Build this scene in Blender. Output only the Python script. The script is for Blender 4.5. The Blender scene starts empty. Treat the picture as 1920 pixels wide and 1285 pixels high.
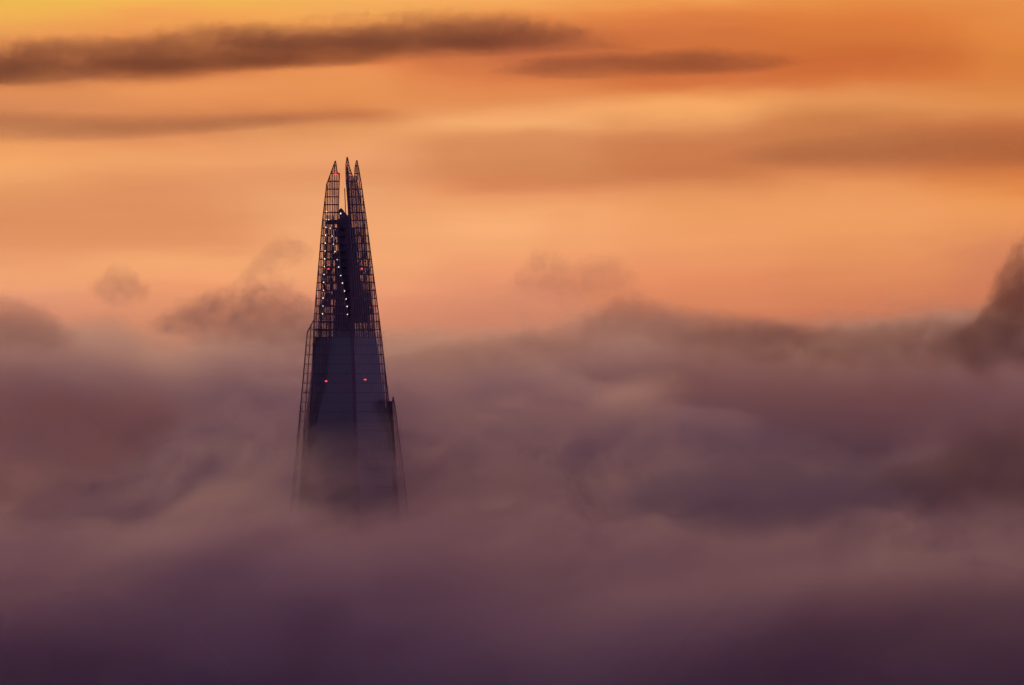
import bpy, math, random
from mathutils import Vector, noise
random.seed(7)
S = bpy.context.scene
COL = S.collection

# ------------------------------------------------------------------ metrics
D0 = 1500.0          # distance camera -> tower
U = 0.2125           # metres per photograph unit at the tower's distance
CZ = 236.0           # eye height
def W(px, py, d=D0):
    """point at distance d seen at photograph position (px, py)"""
    k = U * d / D0
    return Vector(((px - 960.0) * k, d, CZ - (py - 642.5) * k))

def lin(c):
    return tuple(((v/255.0)/12.92 if v/255.0 <= 0.04045 else ((v/255.0+0.055)/1.055)**2.4) for v in c)

# ------------------------------------------------------------------ camera
cam = bpy.data.cameras.new('camera')
cam.sensor_width = 36
cam.lens = 36 * D0 / (1920 * U)
cam.clip_start = 1; cam.clip_end = 60000
co = bpy.data.objects.new('camera', cam); COL.objects.link(co)
co.location = (0, 0, CZ); co.rotation_euler = (math.radians(90), 0, 0)
S.camera = co

S.view_settings.view_transform = 'Standard'
S.view_settings.look = 'None'
S.view_settings.exposure = 0
S.view_settings.gamma = 1
cy = S.cycles
cy.use_denoising = True
try: cy.denoiser = 'OPENIMAGEDENOISE'
except Exception: pass
cy.max_bounces = 12; cy.volume_bounces = 8; cy.transparent_max_bounces = 32
cy.volume_step_rate = 1.0; cy.volume_max_steps = 256
cy.use_adaptive_sampling = True; cy.adaptive_threshold = 0.08; cy.adaptive_min_samples = 16

# ------------------------------------------------------------------ node helper
class NT:
    def __init__(s, tree): s.t = tree; tree.nodes.clear()
    def n(s, typ, **kw):
        nd = s.t.nodes.new(typ)
        for k, v in kw.items():
            if k == 'ins':
                for i, x in v.items():
                    if hasattr(x, 'is_output'): s.t.links.new(x, nd.inputs[i])
                    else: nd.inputs[i].default_value = x
            else: setattr(nd, k, v)
        return nd
    def m(s, op, a, b=0.0, c=0.0, clamp=False):
        nd = s.n('ShaderNodeMath', operation=op, use_clamp=clamp, ins={0: a, 1: b, 2: c})
        return nd.outputs[0]
    def smooth(s, x, lo, hi, a=0.0, b=1.0):
        nd = s.n('ShaderNodeMapRange', interpolation_type='SMOOTHSTEP', ins={0: x, 1: lo, 2: hi, 3: a, 4: b})
        return nd.outputs[0]
    def ramp(s, fac, stops, mode='B_SPLINE'):
        nd = s.n('ShaderNodeValToRGB')
        cr = nd.color_ramp; cr.interpolation = mode
        while len(cr.elements) < len(stops): cr.elements.new(0.5)
        while len(cr.elements) > len(stops): cr.elements.remove(cr.elements[-1])
        for e, (p, c) in zip(cr.elements, stops):
            e.position = p
        for e, (p, c) in zip(cr.elements, stops):
            e.color = (c[0], c[1], c[2], 1) if hasattr(c, '__len__') else (c, c, c, 1)
        s.t.links.new(fac, nd.inputs[0]) if hasattr(fac, 'is_output') else None
        return nd.outputs[0]
    def mix(s, f, a, b):
        nd = s.n('ShaderNodeMix', data_type='RGBA', ins={0: f})
        for i, x in ((6, a), (7, b)):
            if hasattr(x, 'is_output'): s.t.links.new(x, nd.inputs[i])
            else: nd.inputs[i].default_value = (x[0], x[1], x[2], 1)
        return nd.outputs[2]
    def noise(s, vec, scale, detail=2.0, rough=0.5, dist=0.0):
        nd = s.n('ShaderNodeTexNoise', ins={'Vector': vec, 'Scale': scale, 'Detail': detail, 'Roughness': rough, 'Distortion': dist})
        return nd.outputs[0]
    def comb(s, x, y, z):
        return s.n('ShaderNodeCombineXYZ', ins={0: x, 1: y, 2: z}).outputs[0]

# ------------------------------------------------------------------ sky (world)
world = bpy.data.worlds.new('World'); S.world = world; world.use_nodes = True
w = NT(world.node_tree)
tc = w.n('ShaderNodeTexCoord').outputs['Generated']
sep = w.n('ShaderNodeSeparateXYZ', ins={0: tc})
X, Y, Z = sep.outputs
az = w.m('ARCTAN2', X, Y)                     # radians, 0 straight ahead, + right
el = w.m('ARCSINE', Z)
# wispy disturbance of the cloud layers, long along the horizon
wob_v = w.comb(w.m('MULTIPLY', az, 9.0), w.m('MULTIPLY', el, 42.0), 3.1)
n1 = w.noise(wob_v, 1.6, 4.0, 0.55)
wob = w.m('MULTIPLY', w.m('SUBTRACT', n1, 0.5), 0.010)
n2 = w.noise(w.comb(w.m('MULTIPLY', az, 16.0), w.m('MULTIPLY', el, 20.0), 9.0), 2.0, 3.0, 0.5)
wob2 = w.m('MULTIPLY', w.m('SUBTRACT', n2, 0.5), 0.05)
K = U / D0                                    # radians per photograph unit
py = w.m('DIVIDE', w.m('SUBTRACT', 642.5*K, w.m('ADD', el, wob)), 760*K)     # 0 at top .. 1 at 760
px = w.m('DIVIDE', w.m('ADD', w.m('ADD', az, wob2), 960*K), 1920*K)
SKY = {
 0:   [(-160,(240,190,95)),(0,(238,184,84)),(35,(240,176,84)),(75,(234,156,86)),(120,(226,142,82)),(185,(220,140,88)),(215,(214,136,86)),(245,(222,145,92)),(285,(238,160,98)),(330,(240,166,105)),(380,(226,150,98)),(430,(223,145,96)),(480,(232,155,106)),(525,(238,162,113)),(570,(226,150,114)),(650,(208,134,104))],
 320: [(-160,(240,185,95)),(0,(242,184,86)),(30,(243,168,86)),(60,(236,152,84)),(100,(228,140,78)),(140,(216,126,74)),(170,(232,148,88)),(200,(228,144,88)),(232,(206,129,82)),(260,(225,146,93)),(292,(238,161,103)),(340,(228,150,98)),(400,(223,145,95)),(455,(228,150,100)),(492,(243,167,113)),(545,(236,156,110)),(650,(206,134,104))],
 640: [(-160,(240,175,92)),(0,(244,174,93)),(30,(239,160,86)),(80,(224,136,76)),(120,(227,132,74)),(150,(233,147,86)),(190,(226,141,83)),(215,(206,126,79)),(242,(230,155,98)),(290,(236,160,108)),(330,(229,153,103)),(380,(235,162,110)),(440,(241,167,115)),(500,(241,166,116)),(560,(231,151,113)),(650,(205,132,104))],
 960: [(-160,(240,160,85)),(0,(244,170,93)),(30,(234,148,80)),(70,(202,114,67)),(110,(198,109,67)),(150,(222,131,76)),(190,(229,147,90)),(230,(245,171,109)),(262,(222,146,94)),(300,(214,138,88)),(342,(214,135,88)),(372,(232,152,100)),(420,(246,172,115)),(462,(242,165,113)),(510,(233,151,109)),(570,(214,138,106)),(650,(205,130,103))],
 1280:[(-160,(236,150,80)),(0,(240,158,84)),(28,(229,136,72)),(60,(212,118,64)),(100,(207,114,61)),(140,(206,112,63)),(165,(218,126,71)),(190,(241,161,96)),(215,(241,165,101)),(250,(212,134,84)),(300,(203,123,77)),(340,(208,127,80)),(372,(229,149,93)),(420,(238,158,100)),(470,(236,154,103)),(522,(229,142,98)),(580,(212,130,92)),(650,(200,122,90))],
 1600:[(-160,(230,140,70)),(0,(229,139,70)),(40,(222,125,62)),(80,(211,117,58)),(120,(204,107,55)),(160,(214,121,65)),(192,(227,146,86)),(230,(206,128,76)),(280,(199,121,74)),(320,(211,129,80)),(352,(231,149,91)),(400,(238,157,98)),(460,(233,151,96)),(520,(223,139,93)),(580,(210,126,90)),(650,(196,116,84))],
 1920:[(-160,(232,145,75)),(0,(231,144,75)),(50,(228,138,70)),(100,(222,132,65)),(150,(219,129,65)),(200,(221,141,79)),(235,(208,124,72)),(275,(196,112,65)),(310,(202,116,66)),(342,(219,131,71)),(380,(236,152,89)),(425,(229,147,92)),(480,(216,134,92)),(560,(200,120,88)),(650,(180,105,80))],
}
prev = None
keys = sorted(SKY)
pyn = w.m('DIVIDE', w.m('ADD', w.m('MULTIPLY', py, 760.0), 160.0), 920.0)
for i, k in enumerate(keys):
    st = [(max(0, (y+160)/920.0), lin(c)) for y, c in SKY[k]]
    c = w.ramp(pyn, st, 'CARDINAL')
    if prev is None: prev = c
    else: prev = w.mix(w.smooth(px, keys[i-1]/1920.0, k/1920.0), prev, c)
view = prev
# fine streaks
n3 = w.noise(w.comb(w.m('MULTIPLY', az, 22.0), w.m('MULTIPLY', el, 190.0), 1.7), 1.3, 5.0, 0.6)
hs = w.n('ShaderNodeHueSaturation', ins={'Value': w.m('ADD', 0.955, w.m('MULTIPLY', n3, 0.09)), 'Color': view}).outputs[0]
view = hs
# below the horizon: dusk
DUSK = (0.015, 0.011, 0.028)
view = w.mix(w.smooth(el, -0.035, -0.002, 1.0, 0.0), view, DUSK)
# the rest of the dome: twilight sky, glow around the sunrise
nish = w.n('ShaderNodeTexSky', sky_type='NISHITA', sun_disc=False, sun_elevation=math.radians(4), sun_rotation=math.radians(-12), altitude=200, air_density=2.0, dust_density=3.0)
nis = w.n('ShaderNodeVectorMath', operation='SCALE', ins={0: nish.outputs[0], 'Scale': 0.05}).outputs[0]
glow = w.ramp(w.smooth(Y, -0.6, 1.0), [(0, (0.110, 0.080, 0.190)), (0.45, (0.14, 0.088, 0.19)), (0.72, (0.25, 0.125, 0.18)), (0.92, (0.62, 0.29, 0.17)), (1, (0.92, 0.45, 0.20))], 'EASE')
upper = w.mix(0.15, glow, nis)
upper = w.mix(w.smooth(el, -0.04, 0.03, 1.0, 0.0), upper, DUSK)
edge = w.m('MAXIMUM', w.smooth(w.m('ABSOLUTE', az), 0.17, 0.45), w.smooth(el, 0.10, 0.30))
allc = w.mix(edge, view, upper)
bg = w.n('ShaderNodeBackground', ins={'Color': allc, 'Strength': 1.0})
out = w.n('ShaderNodeOutputWorld'); w.t.links.new(bg.outputs[0], out.inputs[0])

# sun behind the clouds, up and to the left of the view
sl = bpy.data.lights.new('sun', 'SUN'); sl.energy = 0.30; sl.angle = math.radians(10); sl.color = (1.0, 0.62, 0.32)
so = bpy.data.objects.new('sun', sl); COL.objects.link(so)
sd = Vector((math.sin(math.radians(-12))*math.cos(math.radians(12)), math.cos(math.radians(-12))*math.cos(math.radians(12)), math.sin(math.radians(12))))
so.rotation_euler = sd.to_track_quat('Z', 'Y').to_euler()
so.location = (0, 0, 800)

# ------------------------------------------------------------------ materials
def material(name):
    m = bpy.data.materials.new(name); m.use_nodes = True
    return m, NT(m.node_tree)

def volume_mat(name, density_fn, color, aniso=0.5, step=1.0):
    m, t = material(name)
    tcn = t.n('ShaderNodeTexCoord')
    sp = t.n('ShaderNodeSeparateXYZ', ins={0: tcn.outputs['Object']})
    d = density_fn(t, sp.outputs[0], sp.outputs[1], sp.outputs[2], tcn.outputs['Object'])
    colr = color(t, tcn.outputs['Object']) if callable(color) else (*color, 1)
    pv = t.n('ShaderNodeVolumePrincipled', ins={'Color': colr, 'Anisotropy': aniso, 'Density': d})
    o = t.n('ShaderNodeOutputMaterial'); t.t.links.new(pv.outputs[0], o.inputs['Volume'])
    try: m.cycles.volume_step_rate = step
    except Exception: pass
    return m

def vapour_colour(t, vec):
    # darker and lighter albedo patches paint shaded folds into the fog
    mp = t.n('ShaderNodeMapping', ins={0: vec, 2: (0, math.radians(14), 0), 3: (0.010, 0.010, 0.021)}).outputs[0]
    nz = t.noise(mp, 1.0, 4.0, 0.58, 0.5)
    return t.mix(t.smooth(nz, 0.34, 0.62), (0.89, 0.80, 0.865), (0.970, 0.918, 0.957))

def bank_colour(t, vec):  # noise in the albedo paints lit and shaded lumps into the bank
    mp = t.n('ShaderNodeMapping', ins={0: vec, 2: (0, math.radians(14), 0), 3: (0.010, 0.010, 0.021)}).outputs[0]
    nz = t.noise(mp, 1.0, 4.0, 0.58, 0.5)
    return t.mix(t.smooth(nz, 0.34, 0.62), (0.968, 0.885, 0.925), (0.993, 0.958, 0.972))

def surf(name, color, rough=0.5, metal=0.0, spec=0.5, var=0.0, scale=0.2):
    m, t = material(name)
    tcn = t.n('ShaderNodeTexCoord')
    c = (*color, 1)
    if var:
        nz = t.noise(tcn.outputs['Object'], scale, 4.0, 0.6)
        c = t.mix(nz, tuple(v*(1-var) for v in color), tuple(v*(1+var) for v in color))
    b = t.n('ShaderNodeBsdfPrincipled', ins={'Base Color': c, 'Roughness': rough, 'Metallic': metal, 'Specular IOR Level': spec})
    o = t.n('ShaderNodeOutputMaterial'); t.t.links.new(b.outputs[0], o.inputs[0])
    return m

def emit(name, color, strength):
    m, t = material(name)
    e = t.n('ShaderNodeEmission', ins={'Color': (*color, 1), 'Strength': strength})
    o = t.n('ShaderNodeOutputMaterial'); t.t.links.new(e.outputs[0], o.inputs[0])
    return m

def glass_mat(name, clear, tint, gl, rough=0.28, gl_low=None):
    """tinted facade glass; panes differ a little (frit, blinds)"""
    m, t = material(name)
    g = t.n('ShaderNodeNewGeometry')
    sp = t.n('ShaderNodeSeparateXYZ', ins={0: t.n('ShaderNodeTexCoord').outputs['Object']})
    cell = t.comb(t.m('FLOOR', t.m('DIVIDE', sp.outputs[0], 1.06)), 0.0, t.m('FLOOR', t.m('DIVIDE', sp.outputs[2], 3.10)))
    wn = t.n('ShaderNodeTexWhiteNoise', ins={'Vector': cell}).outputs[0]
    f = t.m('POWER', wn, 0.8)
    tr_c = t.mix(f, tuple(v*clear[0] for v in tint), tuple(v*clear[1] for v in tint))
    tr = t.n('ShaderNodeBsdfTransparent', ins={0: tr_c})
    gs = t.n('ShaderNodeBsdfGlossy', ins={'Color': (0.85, 0.85, 0.95, 1), 'Roughness': rough})
    lw = t.n('ShaderNodeFresnel', ins={0: 1.5}).outputs[0]
    if gl_low is not None:      # coated vision glass up to the last occupied storey, plain glass above
        gl = t.m('ADD', gl, t.m('MULTIPLY', t.m('LESS_THAN', sp.outputs[2], 240.5), gl_low-gl))
    fac = t.m('ADD', gl, t.m('MULTIPLY', lw, 0.7), clamp=True)
    mx = t.n('ShaderNodeMixShader', ins={0: fac, 1: tr.outputs[0], 2: gs.outputs[0]})
    o = t.n('ShaderNodeOutputMaterial'); t.t.links.new(mx.outputs[0], o.inputs[0])
    return m

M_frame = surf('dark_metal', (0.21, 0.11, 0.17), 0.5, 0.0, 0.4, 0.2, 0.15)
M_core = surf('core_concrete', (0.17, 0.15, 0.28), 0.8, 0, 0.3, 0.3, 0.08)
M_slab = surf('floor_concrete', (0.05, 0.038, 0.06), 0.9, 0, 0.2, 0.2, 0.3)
M_ground = surf('ground', (0.05, 0.05, 0.05), 0.95, 0, 0.2, 0.4, 0.01)
M_glass_l = glass_mat('glass_dark', (0.40, 0.88), (0.95, 0.86, 0.92), 0.14, gl_low=0.28)
M_glass_r = glass_mat('glass_pale', (0.35, 0.80), (0.92, 0.84, 0.95), 0.20, gl_low=0.42)
M_glass_w = glass_mat('glass_wing', (0.70, 0.92), (0.97, 0.92, 0.92), 0.10)
M_white = emit('lamp_white', (1.0, 0.84, 0.72), 1.5)
M_red = emit('lamp_red', (1.0, 0.07, 0.08), 1.4)

# ------------------------------------------------------------------ mesh helper
class MB:
    def __init__(s): s.v = []; s.f = []
    def quad(s, a, b, c, d):
        i = len(s.v); s.v += [a, b, c, d]; s.f.append((i, i+1, i+2, i+3))
    def hexa(s, p):      # 8 points: bottom ring 0-3, top ring 4-7
        i = len(s.v); s.v += list(p)
        for q in ((3,2,1,0),(4,5,6,7),(0,1,5,4),(1,2,6,5),(2,3,7,6),(3,0,4,7)):
            s.f.append(tuple(i+k for k in q))
    def box(s, lo, hi):
        x0,y0,z0 = lo; x1,y1,z1 = hi
        s.hexa([Vector(p) for p in ((x0,y0,z0),(x1,y0,z0),(x1,y1,z0),(x0,y1,z0),(x0,y0,z1),(x1,y0,z1),(x1,y1,z1),(x0,y1,z1))])
    def bar(s, a, b, wx, wy):
        """beam from a to b; wx, wy: full section (across, deep)"""
        d = (b - a).normalized()
        side = Vector((0,1,0)).cross(d)
        if side.length < 1e-3: side = Vector((1,0,0))
        side.normalize(); dep = d.cross(side).normalized()
        sx, sy = side*wx/2, dep*wy/2
        s.hexa([a-sx-sy, a+sx-sy, a+sx+sy, a-sx+sy, b-sx-sy, b+sx-sy, b+sx+sy, b-sx+sy])
    def ball(s, c, rx, ry, rz, n=8, k=5):
        i = len(s.v); rings = []
        for j in range(1, k):
            th = math.pi*j/k
            rings.append([len(s.v)+q for q in range(n)])
            for q in range(n):
                a = 2*math.pi*q/n
                s.v.append(c + Vector((rx*math.sin(th)*math.cos(a), ry*math.sin(th)*math.sin(a), rz*math.cos(th))))
        top = len(s.v); s.v.append(c+Vector((0,0,rz))); bot = len(s.v); s.v.append(c-Vector((0,0,rz)))
        for q in range(n):
            s.f.append((top, rings[0][q], rings[0][(q+1)%n])); s.f.append((bot, rings[-1][(q+1)%n], rings[-1][q]))
            for a, b in zip(rings, rings[1:]): s.f.append((a[q], b[q], b[(q+1)%n], a[(q+1)%n]))
    def build(s, name, mat, parent=None, origin=Vector((0,0,0)), smooth=False):
        me = bpy.data.meshes.new(name)
        me.from_pydata([tuple(Vector(p)-origin) for p in s.v], [], s.f)
        me.materials.append(mat)
        if smooth:
            for p in me.polygons: p.use_smooth = True
        o = bpy.data.objects.new(name, me); COL.objects.link(o)
        if parent is not None: o.parent = parent
        else: o.location = origin
        return o

def tag(o, label=None, cat=None, kind=None, group=None):
    if label: o['label'] = label
    if cat: o['category'] = cat
    if kind: o['kind'] = kind
    if group: o['group'] = group
    return o

def lerp_tab(tab, y):
    if y <= tab[0][0]: (y0, a), (y1, b) = tab[0], tab[1]
    elif y >= tab[-1][0]: (y0, a), (y1, b) = tab[-2], tab[-1]
    else:
        for (y0, a), (y1, b) in zip(tab, tab[1:]):
            if y0 <= y <= y1: break
    return a + (b-a)*(y-y0)/(y1-y0)

# ------------------------------------------------------------------ tower
TO = Vector(((650-960)*U, 1508.0, 0.0))
tower = bpy.data.objects.new('skyscraper', None); COL.objects.link(tower); tower.location = TO
tag(tower, 'tapering dark glass skyscraper with open jagged spires and small lamps rising out of the fog', 'skyscraper')

ZTOP = 310
def yofz(z, d): return 642.5 + (CZ - z) / (U*d/D0)
GY = 1753           # photograph height of the ground at tower distance
# storey lines (photograph heights): 14.6 apart above 640, 17.8 apart below
LEV = []
y = 311.0
while y < 640: LEV.append(y); y += 14.62
while y < GY-8: LEV.append(y); y += 17.8

def span(y):
    """solid floor plate between these across-positions at this height"""
    L = lerp_tab([(404,628),(440,622),(520,604),(606,598),(612,592),(640,588),(700,582),(807,570),(935,560),(GY,490)], y)
    R = lerp_tab([(404,660),(440,664),(520,672),(606,688),(625,704),(640,708),(735,719),(935,738),(GY,800)], y)
    return L, R
FAC = {}
def facet(name, left, right, depL, depR, lean, glass, spacing, top, inset_bars=True, slope_rows=None, holes=None, rail=(1.7,1.7), tw=2.0):
    """a leaning glass sheet bounded by left/right tables of (height, across); depL/depR depth at the edges for
    height 900; lean: how much deeper per unit of height upward"""
    def P(x, y):
        xl, xr = lerp_tab(left, y), lerp_tab(right, y)
        xl9, xr9 = lerp_tab(left, 900), lerp_tab(right, 900)
        f = (x-xl9)/(xr9-xl9) if abs(xr9-xl9) > 1 else 0.5
        d = depL + (depR-depL)*f + lean*(900-y)*U
        return W(x, y, d)
    ys = sorted(set([top] + [l for l in LEV if l > top] + [t[0] for t in left+right if t[0] > top] + [GY]))
    g = MB(); fr = MB()
    off = Vector((0, -0.25, 0))
    for a, b in zip(ys, ys[1:]):
        if b-a < 0.3: continue
        xa0, xa1, xb0, xb1 = lerp_tab(left, a), lerp_tab(right, a), lerp_tab(left, b), lerp_tab(right, b)
        g.quad(P(xb0, b), P(xb1, b), P(xa1, a), P(xa0, a))
    # edge rails
    for tab, wd in ((left, rail[0]), (right, rail[1])):
        yy = [t for t in ys]
        for a, b in zip(yy, yy[1:]):
            if b-a < 0.3: continue
            fr.bar(P(lerp_tab(tab, a), a)+off, P(lerp_tab(tab, b), b)+off, wd*U, 0.5)
    for l in LEV:
        if l <= top+3: continue
        x0, x1 = lerp_tab(left, l), lerp_tab(right, l)
        if x1-x0 < 1.5: continue
        if name in ('front_left', 'front_right') and l > 632:
            # slim joints where the floors stand behind, heavier rungs where the sheet runs on past them
            xr_ = span(l)[1]+1 if name == 'front_right' else x1
            fr.bar(P(x0, l)+off, P(xr_, l)+off, 0.7*U, 0.3)
            if x1-xr_ > 1: fr.bar(P(xr_, l)+off, P(x1, l)+off, tw*U, 0.45)
        else:
            fr.bar(P(x0, l)+off, P(x1, l)+off, tw*U, 0.45)
    # mullions: lines that run parallel to the sheet's axis, clipped to its outline
    yb = GY
    l9, r9 = lerp_tab(left, 900), lerp_tab(right, 900)
    lt, rt = lerp_tab(left, max(top+60, 420)), lerp_tab(right, max(top+60, 420))
    yt = max(top+60, 420)
    if name == 'axis': pass
    k = ((lt+rt)/2 - (l9+r9)/2) / (yt-900)
    mid = (l9+r9)/2
    n = int((1400)/spacing)
    rows = [top] + [l for l in LEV if l > top] + [GY]
    for i in range(-n//2, n//2+1):
        x9 = mid + i*spacing
        for a, b in zip(rows, rows[1:]):
            xa = x9 + k*(a-900); xb = x9 + k*(b-900)
            if xa-lerp_tab(left, a) < 0.8 or lerp_tab(right, a)-xa < 0.8: 
                if not (lerp_tab(left, (a+b)/2) < (xa+xb)/2 < lerp_tab(right, (a+b)/2)): continue
                a = (a+b)/2; xa = x9 + k*(a-900)
            if xb-lerp_tab(left, b) < 0.5 or lerp_tab(right, b)-xb < 0.5: continue
            mw = 0.35 if (name in ('front_left','front_right') and a > 632 and xb < span(b)[1]) else 1.25
            fr.bar(P(xa, a)+off, P(xb, b)+off, mw*U, 0.4 if mw > 1 else 0.25)
    o = g.build('glass_facet', glass, tower, TO)
    f = fr.build('facet_frame', M_frame, o, TO)
    FAC[name] = (o, P)
    return o, P

# front left sheet
L_left = [(302,628.7),(346,612.5),(420,604),(598,589),(700,585),(830,579),(905,575),(GY,533)]
L_right = [(302,629.3),(316,631.3),(324.5,632.4),(325.5,636.5),(400,634.5),(430,634),(500,638.5),(540,644),(590,652),(620,658),(700,662),(860,668),(GY,700)]
facet('front_left', L_left, L_right, 1490, 1480, 0.10, M_glass_l, 4.4, 302)
# front right sheet: main field, and its two tips
R_left = [(338,648.8),(352,650),(420,655),(520,658.5),(600,661.5),(680,664.5),(830,669.5),(900,672),(GY,706)]
R_right = [(338,676.5),(362,680),(420,688),(620,714),(735,727),(770,731),(930,745),(GY,816)]
facet('front_right', R_left, R_right, 1481, 1496, 0.10, M_glass_r, 4.2, 338)
def tip(left, right, base, dl, dr):
    g = MB(); fr = MB()
    def P(x, y): return W(x, y, dl + (dr-dl)*(x-650)/30 + 0.10*(900-y)*U)
    off = Vector((0,-0.25,0))
    ys = sorted(set([t[0] for t in left+right] + [l for l in LEV if left[0][0] < l < base]))
    for a, b in zip(ys, ys[1:]):
        g.quad(P(lerp_tab(left,b),b), P(lerp_tab(right,b),b), P(lerp_tab(right,a),a), P(lerp_tab(left,a),a))
        for tab in (left, right):
            fr.bar(P(lerp_tab(tab,a),a)+off, P(lerp_tab(tab,b),b)+off, 1.6*U, 0.4)
        m0 = (lerp_tab(left,a)+lerp_tab(right,a))/2; m1 = (lerp_tab(left,b)+lerp_tab(right,b))/2
        if lerp_tab(right,b)-lerp_tab(left,b) > 6: fr.bar(P(m0,a)+off, P(m1,b)+off, 0.9*U, 0.3)
    for l in LEV:
        if left[0][0]+4 < l < base-1: fr.bar(P(lerp_tab(left,l),l)+off, P(lerp_tab(right,l),l)+off, 1.7*U, 0.4)
    o = g.build('glass_tip', M_glass_r, tower, TO); fr.build('facet_frame', M_frame, o, TO)
tip([(295,650.6),(311,648.4),(338,648.8)], [(295,651.6),(314,655.4),(338,663.4)], 338, 1481, 1486)
tip([(301,668.6),(314,665.6),(338,664.6)], [(301,669.6),(318,673),(338,676.5)], 338, 1483, 1487)
# left wing sheet, running out beyond the floors
facet('left_wing', [(600,588.5),(624,576),(807,559.5),(935,547),(GY,468)], [(600,589.2),(624,588),(700,586),(830,580),(905,576),(GY,534)], 1514, 1492, 0.08, M_glass_w, 8.5, 600)
# right wing sheet
facet('right_wing', [(745,736.5),(760,735.5),(935,747),(GY,800)], [(745,737.5),(760,740.5),(800,745.5),(902,758),(935,762),(GY,860)], 1500, 1516, 0.08, M_glass_w, 6.5, 745)
# rear sheets, seen through the front ones
facet('rear_left', [(404,613),(500,606),(598,598),(900,585),(GY,540)], [(404,625),(470,629),(598,634),(900,655),(GY,690)], 1540, 1545, -0.09, M_glass_l, 6.0, 404)
facet('rear_right', [(330,652),(430,657),(598,662),(900,672),(GY,700)], [(330,668),(430,684),(598,700),(900,722),(GY,780)], 1545, 1532, -0.09, M_glass_r, 6.0, 330)

# dark column beside the right wing
def prism(mb, rows, d0, d1):
    """rows of (height, left, right); depths in front and behind"""
    for (ya, la, ra), (yb_, lb, rb) in zip(rows, rows[1:]):
        mb.hexa([W(lb,yb_,d0), W(rb,yb_,d0), W(rb,yb_,d1), W(lb,yb_,d1), W(la,ya,d0), W(ra,ya,d0), W(ra,ya,d1), W(la,ya,d1)])
b = MB()
PR = [(752,729,735.5),(770,720,736.5),(830,718,739.5),(930,721,744),(GY,745,800)]
for (ya, la, ra), (yb_, lb, rb) in zip(PR, PR[1:]):
    da = 1495.0 + 0.10*(900-ya)*U; db_ = 1495.0 + 0.10*(900-yb_)*U
    b.hexa([W(lb,yb_,db_-1.2), W(rb,yb_,db_), W(rb,yb_,db_+9), W(lb,yb_,db_+9), W(la,ya,da-1.2), W(ra,ya,da), W(ra,ya,da+9), W(la,ya,da+9)])
b.build('corner_shaft', M_frame, tower, TO)
# core with its stepped, rounded plant room
b = MB(); prism(b, [(414,632,656),(470,634,657),(540,630,661),(606,626,664),(GY,612,720)], 1504, 1522)
b.build('core', M_core, tower, TO)
b = MB(); prism(b, [(391,637.5,641),(394,635.5,643.5),(399,635,647),(404,636,652),(410,636,653.5),(414,633,654)], 1505, 1516)
cap = b.build('plant_room', M_core, tower, TO)
b = MB(); b.bar(W(646.2,353,1500), W(648.2,405,1500), 1.5*U, 0.4); b.build('mast', M_frame, tower, TO)
# open structure crossing the gap at the foot of the spires
b = MB(); prism(b, [(412,612,634),(421,611,634)], 1500, 1512); b.build('roof_deck', M_slab, tower, TO)

b = MB()
PR = [(313,649.4,652.2),(352,650.4,655.5),(420,653.0,658.4),(600,657,663),(900,664,672),(GY,692,706)]
for (ya, la, ra), (yb_, lb, rb) in zip(PR, PR[1:]):
    da = 1478.6 + 0.10*(900-ya)*U; db_ = 1478.6 + 0.10*(900-yb_)*U
    b.hexa([W(lb,yb_,db_), W(rb,yb_,db_), W(rb,yb_,db_+2), W(lb,yb_,db_+2), W(la,ya,da), W(ra,ya,da), W(ra,ya,da+2), W(la,ya,da+2)])
b.build('corner_fin', M_frame, tower, TO)
b = MB(); prism(b, [(428,657,666),(500,657,672),(606,660,692)], 1524, 1530)
b.build('stair_shaft', M_core, tower, TO)
# floors
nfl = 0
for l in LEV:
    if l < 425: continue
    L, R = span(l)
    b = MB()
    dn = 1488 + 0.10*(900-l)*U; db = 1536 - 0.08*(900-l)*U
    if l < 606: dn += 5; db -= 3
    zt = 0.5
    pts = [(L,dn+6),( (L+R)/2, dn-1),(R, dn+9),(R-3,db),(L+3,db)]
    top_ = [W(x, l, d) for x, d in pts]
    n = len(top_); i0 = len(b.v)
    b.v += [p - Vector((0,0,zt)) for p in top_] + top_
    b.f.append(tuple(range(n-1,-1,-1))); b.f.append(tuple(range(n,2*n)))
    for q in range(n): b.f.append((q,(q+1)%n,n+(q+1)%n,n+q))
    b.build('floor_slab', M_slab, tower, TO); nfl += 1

# lived-in storeys: partitions and blinds set back behind the glass
b = MB()
rows = []
prevl = None
def room_ring(ya, yb_):
    La, Ra = span(ya); Lb, Rb = span(yb_)
    da = 1488 + 0.10*(900-ya)*U + 2; dbb = 1488 + 0.10*(900-yb_)*U + 2
    A = [W(La+1,ya,da+6), W((La+Ra)/2,ya,da), W(Ra-1,ya,da+9), W(Ra-4,ya,1528), W(La+4,ya,1528)]
    B = [W(Lb+1,yb_,dbb+6), W((Lb+Rb)/2,yb_,dbb), W(Rb-1,yb_,dbb+9), W(Rb-4,yb_,1528), W(Lb+4,yb_,1528)]
    for q in range(5): b.quad(B[q], B[(q+1)%5], A[(q+1)%5], A[q])
ls = [l for l in LEV if l > 625]
for a, c in zip(ls, ls[1:]): room_ring(a+0.2, c-0.4)
b.build('inner_wall', M_core, tower, TO)
# columns of the open storeys
b = MB()
for x0, x1 in ((615,600),(624,618),(669,682),(676,694)):
    b.bar(W(x0,425,1512), W(x1,640,1512), 2.4*U, 0.5)
b.build('column_frame', M_frame, tower, TO)
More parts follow.
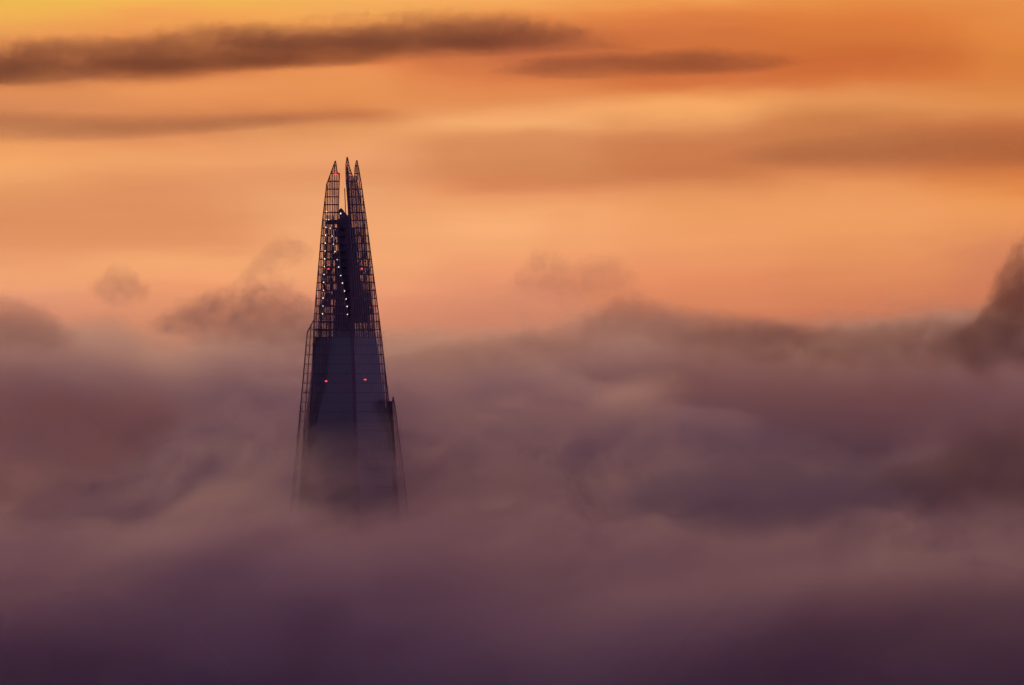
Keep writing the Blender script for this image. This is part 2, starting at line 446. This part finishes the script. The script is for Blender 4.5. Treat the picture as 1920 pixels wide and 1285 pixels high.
# irregular plant, ducts and stairs standing on the open floors: dark skyline behind the glass
ls = [l for l in LEV if 420 < l < 600]
for a, c in zip(ls, ls[1:]):
    f = (a-420)/200.0
    prof = []
    x = 608 - 8*f
    xe = 684 + 18*f
    full = (c-a-2.6)*U
    while x < xe:
        wd = random.uniform(1.2, 4.5)
        near = 1-abs(x-648)/50.0
        pr = 0.2 + 0.5*f + 0.5*near*near - (0.25 if x < 612 else 0)
        h = full*random.choice((1, 1, 0.6, 0.8)) if random.random() < pr else 0.15
        prof += [(x, h), (x+wd, h)]; x += wd + 0.01
    b = MB(); d0 = 1512
    for dd in (d0, d0+1.2):
        for xx, h in prof:
            p = W(xx, c-1.0, dd); b.v += [p, p+Vector((0,0,h))]
    n = len(prof)
    for q in range(n-1):
        a0, a1, b0, b1 = 2*q, 2*q+1, 2*q+2, 2*q+3; o_ = 2*n
        b.f += [(a0,b0,b1,a1), (o_+a0,o_+a1,o_+b1,o_+b0), (a1,b1,o_+b1,o_+a1), (a0,o_+a0,o_+b0,b0)]
    b.f += [(0,1,2*n+1,2*n), (2*n-2, 4*n-2, 4*n-1, 2*n-1)]
    b.build('plant_equipment', M_frame, tower, TO)

# lamps
def lamp(nm, px_, py_, d, rx, rz, mat):
    b = MB(); c = W(px_, py_, d); b.ball(c, rx, rx*0.8, rz); b.build(nm, mat, tower, TO, True)
PL = FAC['front_left'][1]; PRr = FAC['front_right'][1]
for i in range(14):
    x, y_ = 612.2-0.58*i, 397+14.75*i
    lamp('white_lamp', x, y_, PL(x, y_).y-0.75, random.uniform(0.14,0.25), random.uniform(0.2,0.3), M_white)
for x, y_ in ((616.5,412),(619,428),(622.8,443),(625,458),(628,472),(632,487),(635,501),(639,517),(642,531),(646,546),(649,561),(651,575),(651.3,590)):
    lamp('white_lamp', x, y_, PL(x, y_).y-0.75, random.uniform(0.14,0.25), random.uniform(0.2,0.3), M_white)
lamp('white_lamp', 638.6, 400.5, 1503, 0.3, 0.3, M_white)
for x, y_ in ((629,327),(616,504.5),(678.5,504),(611.5,715),(684.8,712)):
    lamp('red_lamp', x, y_, 1476.5+0.1*(900-y_)*U, 0.8 if y_ < 400 else (0.42 if y_ < 600 else 0.58), 0.30, M_red)
for x, y_ in ((597,996),(708,994)):
    lamp('white_lamp', x, y_, 1481, 0.4, 0.3, M_white)

# ------------------------------------------------------------------ ground
b = MB(); n = 64
b.v.append(Vector((0,0,0)))
for q in range(n): b.v.append(Vector((30000*math.cos(2*math.pi*q/n), 30000*math.sin(2*math.pi*q/n), 0)))
for q in range(n): b.f.append((0, 1+q, 1+(q+1)%n))
tag(b.build('ground', M_ground), kind='structure')

# ------------------------------------------------------------------ clouds and fog (volumes)
BSTEP, FSTEP, CSTEP = 1.0, 0.8, 3.0
KB = U*1580/D0
# height of the cloud bank's upper edge along its length: (photograph across, height)
TOPS = [(-900,620),(-300,612),(0,612),(60,614),(130,655),(210,668),(300,640),(400,618),(480,600),(560,600),(620,630),(760,645),(860,650),(960,635),(1100,622),(1170,616),(1230,624),(1290,630),(1400,620),(1600,628),(1760,616),(1840,590),(1920,575),(2100,600),(2800,620)]
XW = 1850.0
def topz(px_): 
    return CZ - (lerp_tab(TOPS, px_) - 642.5)*KB
def bank_density(t, x, y, z, vec):
    fx = t.m('DIVIDE', t.m('ADD', x, (900+960)*KB), 3700*KB, clamp=True)
    h = t.ramp(fx, [((p+900)/3700.0, (CZ - (q-642.5)*KB)/300.0) for p, q in TOPS], 'B_SPLINE')
    hz = t.m('MULTIPLY', h, 300.0)
    v1 = t.comb(t.m('MULTIPLY', x, 0.010), t.m('MULTIPLY', y, 0.010), t.m('MULTIPLY', z, 0.020))
    na = t.noise(v1, 1.0, 4.0, 0.60)
    v3 = t.comb(t.m('MULTIPLY', x, 0.0085), t.m('ADD', t.m('MULTIPLY', y, 0.005), t.m('MULTIPLY', x, 0.002)), t.m('ADD', t.m('MULTIPLY', z, 0.017), t.m('MULTIPLY', x, 0.004)))
    nc = t.noise(v3, 1.0, 4.0, 0.55, 0.4)
    nb = t.noise(vec, 0.035, 3.0, 0.6, 0.5)
    disp = t.m('ADD', t.m('MULTIPLY', t.m('SUBTRACT', na, 0.5), 76.0), t.m('MULTIPLY', t.m('SUBTRACT', nb, 0.5), 34.0))
    dep = t.m('SUBTRACT', t.m('ADD', hz, disp), z)          # metres below the edge
    s = t.smooth(dep, -6.0, 26.0)
    lean = t.m('MULTIPLY', t.m('MAXIMUM', t.m('SUBTRACT', z, 150.0), 0.0), 0.9)
    face = t.m('SUBTRACT', y, t.m('ADD', t.m('ADD', 1545.0, lean), t.m('MULTIPLY', t.smooth(nc, 0.34, 0.66), 150.0)))
    s = t.m('MULTIPLY', s, t.smooth(face, -5.0, 25.0))
    return t.m('MULTIPLY', s, 0.046)
m_bank = volume_mat('cloud_vapour', bank_density, bank_colour, 0.55, BSTEP)
b = MB()
NX, NY = 60, 6
xs = [(-900-960)*KB + 3700*KB*i/NX for i in range(NX+1)]
yy = [1548 + (2050-1548)*j/NY for j in range(NY+1)]
def tz(x): return topz(x/KB+960) + 32
idx = {}
for i, x in enumerate(xs):
    for j, y_ in enumerate(yy):
        idx[i,j] = len(b.v); b.v.append(Vector((x, y_, tz(x) + 6*noise.noise(Vector((x*0.02, y_*0.02, 0))))))
base = {}
for i, x in enumerate(xs):
    for j, y_ in enumerate(yy):
        base[i,j] = len(b.v); b.v.append(Vector((x, y_, 0.5)))
for i in range(NX):
    for j in range(NY):
        b.f.append((idx[i,j], idx[i+1,j], idx[i+1,j+1], idx[i,j+1]))
        b.f.append((base[i,j], base[i,j+1], base[i+1,j+1], base[i+1,j]))
    b.f.append((base[i,0], base[i+1,0], idx[i+1,0], idx[i,0]))
    b.f.append((base[i+1,NY], base[i,NY], idx[i,NY], idx[i+1,NY]))
for j in range(NY):
    b.f.append((base[0,j+1], base[0,j], idx[0,j], idx[0,j+1]))
    b.f.append((base[NX,j], base[NX,j+1], idx[NX,j+1], idx[NX,j]))
tag(b.build('cloud_bank', m_bank), 'bank of soft mauve cloud filling the lower half behind the tower', 'cloud', kind='stuff')

# single clouds: a spine given in photograph heights, thickened; the vapour thins out to every side
def cloud(label, d, spine, depth, dens, color, warp=0.5, nscale=1.0, aniso=0.5, fringe=0.0, step=0.3, cat='cloud', stretch=2.5):
    """spine: list of (across, height, half thickness up, half thickness down)"""
    k = U*d/D0
    P = [((x-960)*k, CZ-(y-642.5)*k, u*k, l*k) for x, y, u, l in spine]
    x0, x1 = P[0][0], P[-1][0]
    ox, oz = (x0+x1)/2, sum(p[1] for p in P)/len(P)
    hmax = max(max(p[2], p[3]) for p in P)
    span_z = 4*max(hmax, max(abs(p[1]-oz) for p in P)) + 1
    def tab(x, c):
        return lerp_tab([(p[0], p[c]) for p in P], x)
    def dens_fn(t, x, y, z, vec):
        f = t.m('DIVIDE', t.m('ADD', x, (x1-x0)/2), (x1-x0), clamp=True)
        def cur(c, off, sc):
            v = t.ramp(f, [((p[0]-x0)/(x1-x0), (p[c]-off)/sc+0.5) for p in P], 'B_SPLINE' if len(P) > 3 else 'EASE')
            return t.m('ADD', t.m('MULTIPLY', t.m('SUBTRACT', v, 0.5), sc), off)
        zc = t.m('SUBTRACT', cur(1, oz, span_z), oz)
        up = cur(2, 0.0, 2.2*hmax); dn = cur(3, 0.0, 2.2*hmax)
        s = nscale/(hmax)
        nv = t.comb(t.m('MULTIPLY', t.m('ADD', x, ox*1.7), s/stretch), t.m('MULTIPLY', y, s/stretch), t.m('MULTIPLY', z, s))
        na = t.m('SUBTRACT', t.noise(nv, 0.8, 4.0, 0.55, 0.3), 0.5)
        nf = t.m('SUBTRACT', t.noise(t.comb(t.m('MULTIPLY', x, 1.15*s), t.m('MULTIPLY', y, s), t.m('MULTIPLY', t.m('ADD', z, t.m('MULTIPLY', x, -0.5)), 0.9*s)), 1.0, 3.0, 0.55), 0.5)
        dz = t.m('SUBTRACT', z, zc)
        above = t.smooth(dz, -0.2*hmax, 0.2*hmax)
        half = t.m('ADD', t.m('MULTIPLY', up, above), t.m('MULTIPLY', dn, t.m('SUBTRACT', 1.0, above)))
        rz = t.m('ABSOLUTE', t.m('DIVIDE', dz, t.m('MAXIMUM', half, 0.02*hmax)))
        ry = t.m('DIVIDE', y, depth/2)
        rx = t.m('MULTIPLY', t.m('SUBTRACT', f, 0.5), 2.0)
        rx = t.m('POWER', t.m('ABSOLUTE', rx), 4.0)
        r2 = t.m('ADD', t.m('ADD', t.m('MULTIPLY', rz, rz), t.m('MULTIPLY', ry, ry)), rx)
        q = t.m('SUBTRACT', 1.0, r2)
        q = t.m('ADD', q, t.m('MULTIPLY', na, warp*2.0))
        if fringe: q = t.m('ADD', q, t.m('MULTIPLY', t.m('MULTIPLY', nf, above), fringe*2.0))
        # nothing at the very hull
        hull = t.smooth(r2, 2.2, 1.5)
        return t.m('MULTIPLY', t.m('MULTIPLY', t.smooth(q, -0.05, 1.25), hull), dens)
    m = volume_mat('vapour', dens_fn, color, aniso, step*CSTEP)
    b = MB(); n = 14; NXC = 24
    rings = []
    for i in range(NXC+1):
        f = i/NXC; x = x0+(x1-x0)*(0.5-0.5*math.cos(math.pi*f))
        ff = (x-x0)/(x1-x0)
        c = 1.5*math.sqrt(max(0.0, 1-(2*ff-1)**4)) + 0.03
        ring = []
        for q in range(n):
            a = 2*math.pi*q/n
            h = tab(x, 2) if math.sin(a) > 0 else tab(x, 3)
            h = max(h, 0.12*hmax)
            wob_ = 1 + 0.06*noise.noise(Vector((x*0.02+q, q*1.7, d*0.01)))
            ring.append(len(b.v)); b.v.append(Vector((x, d + depth/2*c*math.cos(a)*wob_, tab(x,1) + h*c*1.05*math.sin(a)*wob_)))
        rings.append(ring)
    for r0, r1 in zip(rings, rings[1:]):
        for q in range(n): b.f.append((r0[q], r0[(q+1)%n], r1[(q+1)%n], r1[q]))
    b.f.append(tuple(reversed(rings[0]))); b.f.append(tuple(rings[-1]))
    return tag(b.build('cloud', m, None, Vector((ox, d, oz))), label, cat)

WARM = (0.70, 0.42, 0.34)
MAUVE = (0.93, 0.80, 0.90)
GREY = (0.66, 0.52, 0.60)
# high streaks, far behind the tower
cloud('long dark brown cloud band stretching across the top left, frayed along its upper edge', 4200,
      [(-420,160,60,44),(0,128,62,46),(200,118,54,48),(420,98,52,48),(640,84,52,42),(820,72,60,40),(960,68,56,36),(1060,74,40,26),(1150,82,26,18),(1250,88,12,10)], 240, 0.0145, WARM, 1.1, 2.2, 0.4, 0.9, 0.25, stretch=5)
cloud('slim dark lens-shaped cloud to the right of the long dark band', 4400,
      [(900,134,14,12),(1000,130,24,18),(1120,127,34,22),(1230,123,38,24),(1340,121,36,22),(1440,120,28,18),(1540,116,16,12)], 160, 0.0100, (0.78,0.42,0.30), 0.9, 1.8, 0.4, 0.5, 0.25, stretch=6)
cloud('faint brown cloud streak at the left below the long dark band', 4300,
      [(-300,238,46,36),(0,240,44,34),(130,244,38,28),(260,242,30,22),(400,236,24,16),(560,222,20,14),(720,214,10,10)], 160, 0.0060, (0.80,0.50,0.42), 0.6, 1.6, 0.4, 0.3, 0.25, stretch=6)
cloud('broad reddish cloud streak at the far right beneath the bright gap', 4300,
      [(1300,300,20,16),(1480,292,40,32),(1640,285,52,40),(1780,280,60,46),(1900,275,64,50),(2000,272,66,50),(2250,268,40,40)], 160, 0.0042, (0.80,0.45,0.33), 0.6, 1.6, 0.4, 0.3, 0.25, stretch=6)
# puffs over the bank
cloud('dark ragged cloud tower rising at the right edge above the bank', 1620,
      [(1730,650,10,40),(1800,645,26,70),(1850,610,48,110),(1892,555,98,150),(1915,545,104,170),(1950,545,104,170),(2050,570,80,150),(2140,600,20,30)], 70, 0.040, (0.40,0.28,0.32), 1.7, 4.5, 0.4, 1.8, 0.3, stretch=1.2)
cloud('small smoky puff floating left above the bank', 1650,
      [(160,545,8,12),(192,538,34,36),(222,532,50,56),(252,538,34,46),(290,548,8,12)], 34, 0.022, GREY, 1.5, 3.6, 0.5, 1.0, 0.3, stretch=1.2)
cloud('dusky round cloud hump at the left edge of the bank', 1600,
      [(-120,620,60,60),(-40,612,76,70),(30,612,72,70),(90,622,54,60),(160,640,14,30)], 70, 0.024, GREY, 0.9, 2.6, 0.5, 0.5, 0.3, stretch=1.3)
cloud('ragged violet cloud beside the tower on its left', 1610,
      [(270,610,14,30),(370,590,50,60),(440,590,58,70),(500,590,84,80),(545,600,80,80),(600,610,60,70),(660,625,14,30)], 70, 0.028, GREY, 1.5, 4.0, 0.5, 1.3, 0.3, stretch=1.3)
cloud('thin feathery wisp curling up from the violet cloud left of the tower', 1630,
      [(430,545,12,12),(480,500,30,34),(520,470,38,44),(555,462,34,44),(600,480,10,20)], 30, 0.020, (0.8,0.60,0.60), 1.2, 2.8, 0.5, 0.8, 0.3, stretch=1.2)
cloud('low peaked cloud on the bank right of the tower', 1620,
      [(1040,625,14,30),(1120,605,48,50),(1180,592,66,60),(1230,606,46,50),(1300,618,40,40),(1380,616,36,40),(1480,624,28,40),(1580,630,14,20)], 60, 0.026, GREY, 1.0, 3.4, 0.5, 1.0, 0.3, stretch=1.3)
cloud('faint upright wisp over the bank, between the tower and the peaked cloud', 1650,
      [(940,545,10,20),(985,520,46,50),(1020,505,64,70),(1060,525,40,60),(1100,525,46,60),(1150,505,48,70),(1210,535,14,40)], 40, 0.016, (0.8,0.60,0.60), 1.3, 3.6, 0.5, 1.0, 0.3, stretch=1.1)
cloud('long ragged mauve crest of cloud along the top of the bank at right', 1575,
      [(1180,650,12,30),(1290,640,36,60),(1400,634,44,70),(1520,640,36,70),(1640,640,40,74),(1760,632,44,80),(1900,620,60,90),(2100,630,40,80)], 60, 0.026, (0.58,0.42,0.42), 1.5, 4.2, 0.4, 1.4, 0.3, stretch=1.6)
cloud('low soft cloud crest just right of the tower', 1575,
      [(690,680,10,20),(800,668,28,50),(900,660,34,56),(1010,646,40,60),(1110,640,44,60),(1200,650,20,40)], 50, 0.018, (0.72,0.54,0.56), 1.0, 3.0, 0.4, 0.9, 0.3, stretch=1.5)
# dark masses in front of the bank; their low albedo stands in for shadow
cloud('dark violet lens-shaped cloud mass in the bank at lower right', 1350,
      [(1100,935,20,20),(1220,930,60,50),(1310,925,86,86),(1390,925,96,104),(1480,930,92,92),(1580,922,84,66),(1700,912,60,50),(1820,905,20,20)], 90, 0.036, (0.52,0.50,0.68), 1.2, 3.2, 0.4, 0.6, 0.3, stretch=1.8)
cloud('blackish cloud mass at the right edge below mid height', 1350,
      [(1600,905,14,20),(1720,900,60,70),(1830,885,100,110),(1960,870,140,130),(2140,860,90,90)], 90, 0.024, (0.42,0.34,0.38), 1.2, 3.2, 0.4, 0.6, 0.3, stretch=1.8)
cloud('wide rust-brown shade of cloud across the upper right of the bank', 1400,
      [(1000,700,16,16),(1160,700,50,60),(1350,715,80,90),(1550,735,105,110),(1750,750,120,120),(1950,760,120,130),(2200,760,60,60)], 80, 0.0085, (0.72,0.48,0.42), 1.2, 3.2, 0.4, 0.6, 0.3, stretch=1.8)
cloud('reddish brown shade of cloud down the left side of the bank', 1400,
      [(-250,840,80,80),(-60,840,190,190),(60,830,190,180),(180,810,140,140),(300,790,70,70),(400,770,20,20)], 80, 0.0120, (0.72,0.48,0.44), 1.2, 3.2, 0.4, 0.6, 0.3, stretch=1.5)
cloud('dim mauve fold of cloud slanting up across the lower left', 1350,
      [(-140,1120,40,40),(20,1115,60,50),(200,1105,76,60),(350,1080,84,66),(450,1040,70,60),(540,1000,40,40),(620,975,12,14)], 70, 0.011, (0.60,0.50,0.60), 1.1, 3.2, 0.4, 0.6, 0.3, stretch=1.8)
cloud('deep indigo cloud filling the lower right corner', 1350,
      [(1200,1300,30,40),(1400,1250,110,90),(1600,1215,150,120),(1800,1180,170,140),(1960,1190,170,150),(2150,1200,100,100)], 80, 0.013, (0.46,0.43,0.57), 1.0, 3.0, 0.4, 0.5, 0.3, stretch=1.8)
cloud('deep indigo cloud along the bottom left corner', 1350,
      [(-150,1260,70,70),(0,1255,90,80),(160,1250,90,80),(300,1260,70,70),(440,1280,24,40)], 70, 0.016, (0.46,0.42,0.56), 1.0, 3.0, 0.4, 0.5, 0.3, stretch=1.8)

# fog lying in front of and round the tower's foot
def fog_density(t, x, y, z, vec):
    v1 = t.comb(t.m('MULTIPLY', x, 0.010), t.m('MULTIPLY', y, 0.010), t.m('ADD', t.m('MULTIPLY', z, 0.020), t.m('MULTIPLY', x, -0.003)))
    na = t.noise(v1, 1.0, 5.0, 0.60, 0.3)
    disp = t.m('MULTIPLY', t.m('SUBTRACT', na, 0.5), 110.0)
    roll = t.m('MULTIPLY', t.m('SUBTRACT', t.noise(t.comb(t.m('MULTIPLY', x, 0.0055), 4.0, t.m('MULTIPLY', y, 0.003)), 1.0, 2.0, 0.5), 0.5), 90.0)
    dep = t.m('SUBTRACT', t.m('ADD', t.m('ADD', 151.0, roll), disp), z)
    s = t.smooth(dep, -14.0, 22.0)
    nw = t.noise(t.comb(t.m('MULTIPLY', x, 0.028), t.m('MULTIPLY', y, 0.02), t.m('ADD', t.m('MULTIPLY', z, 0.045), t.m('MULTIPLY', x, -0.012))), 1.0, 4.0, 0.6, 0.6)
    w_ = t.m('MULTIPLY', t.smooth(dep, -58.0, -6.0), t.smooth(nw, 0.44, 0.62, 0.0006, 0.015))
    yf = t.smooth(y, 1300.0, 1370.0)
    return t.m('MULTIPLY', yf, t.m('ADD', t.m('MULTIPLY', s, t.smooth(nw, 0.3, 0.7, 0.025, 0.085)), w_))
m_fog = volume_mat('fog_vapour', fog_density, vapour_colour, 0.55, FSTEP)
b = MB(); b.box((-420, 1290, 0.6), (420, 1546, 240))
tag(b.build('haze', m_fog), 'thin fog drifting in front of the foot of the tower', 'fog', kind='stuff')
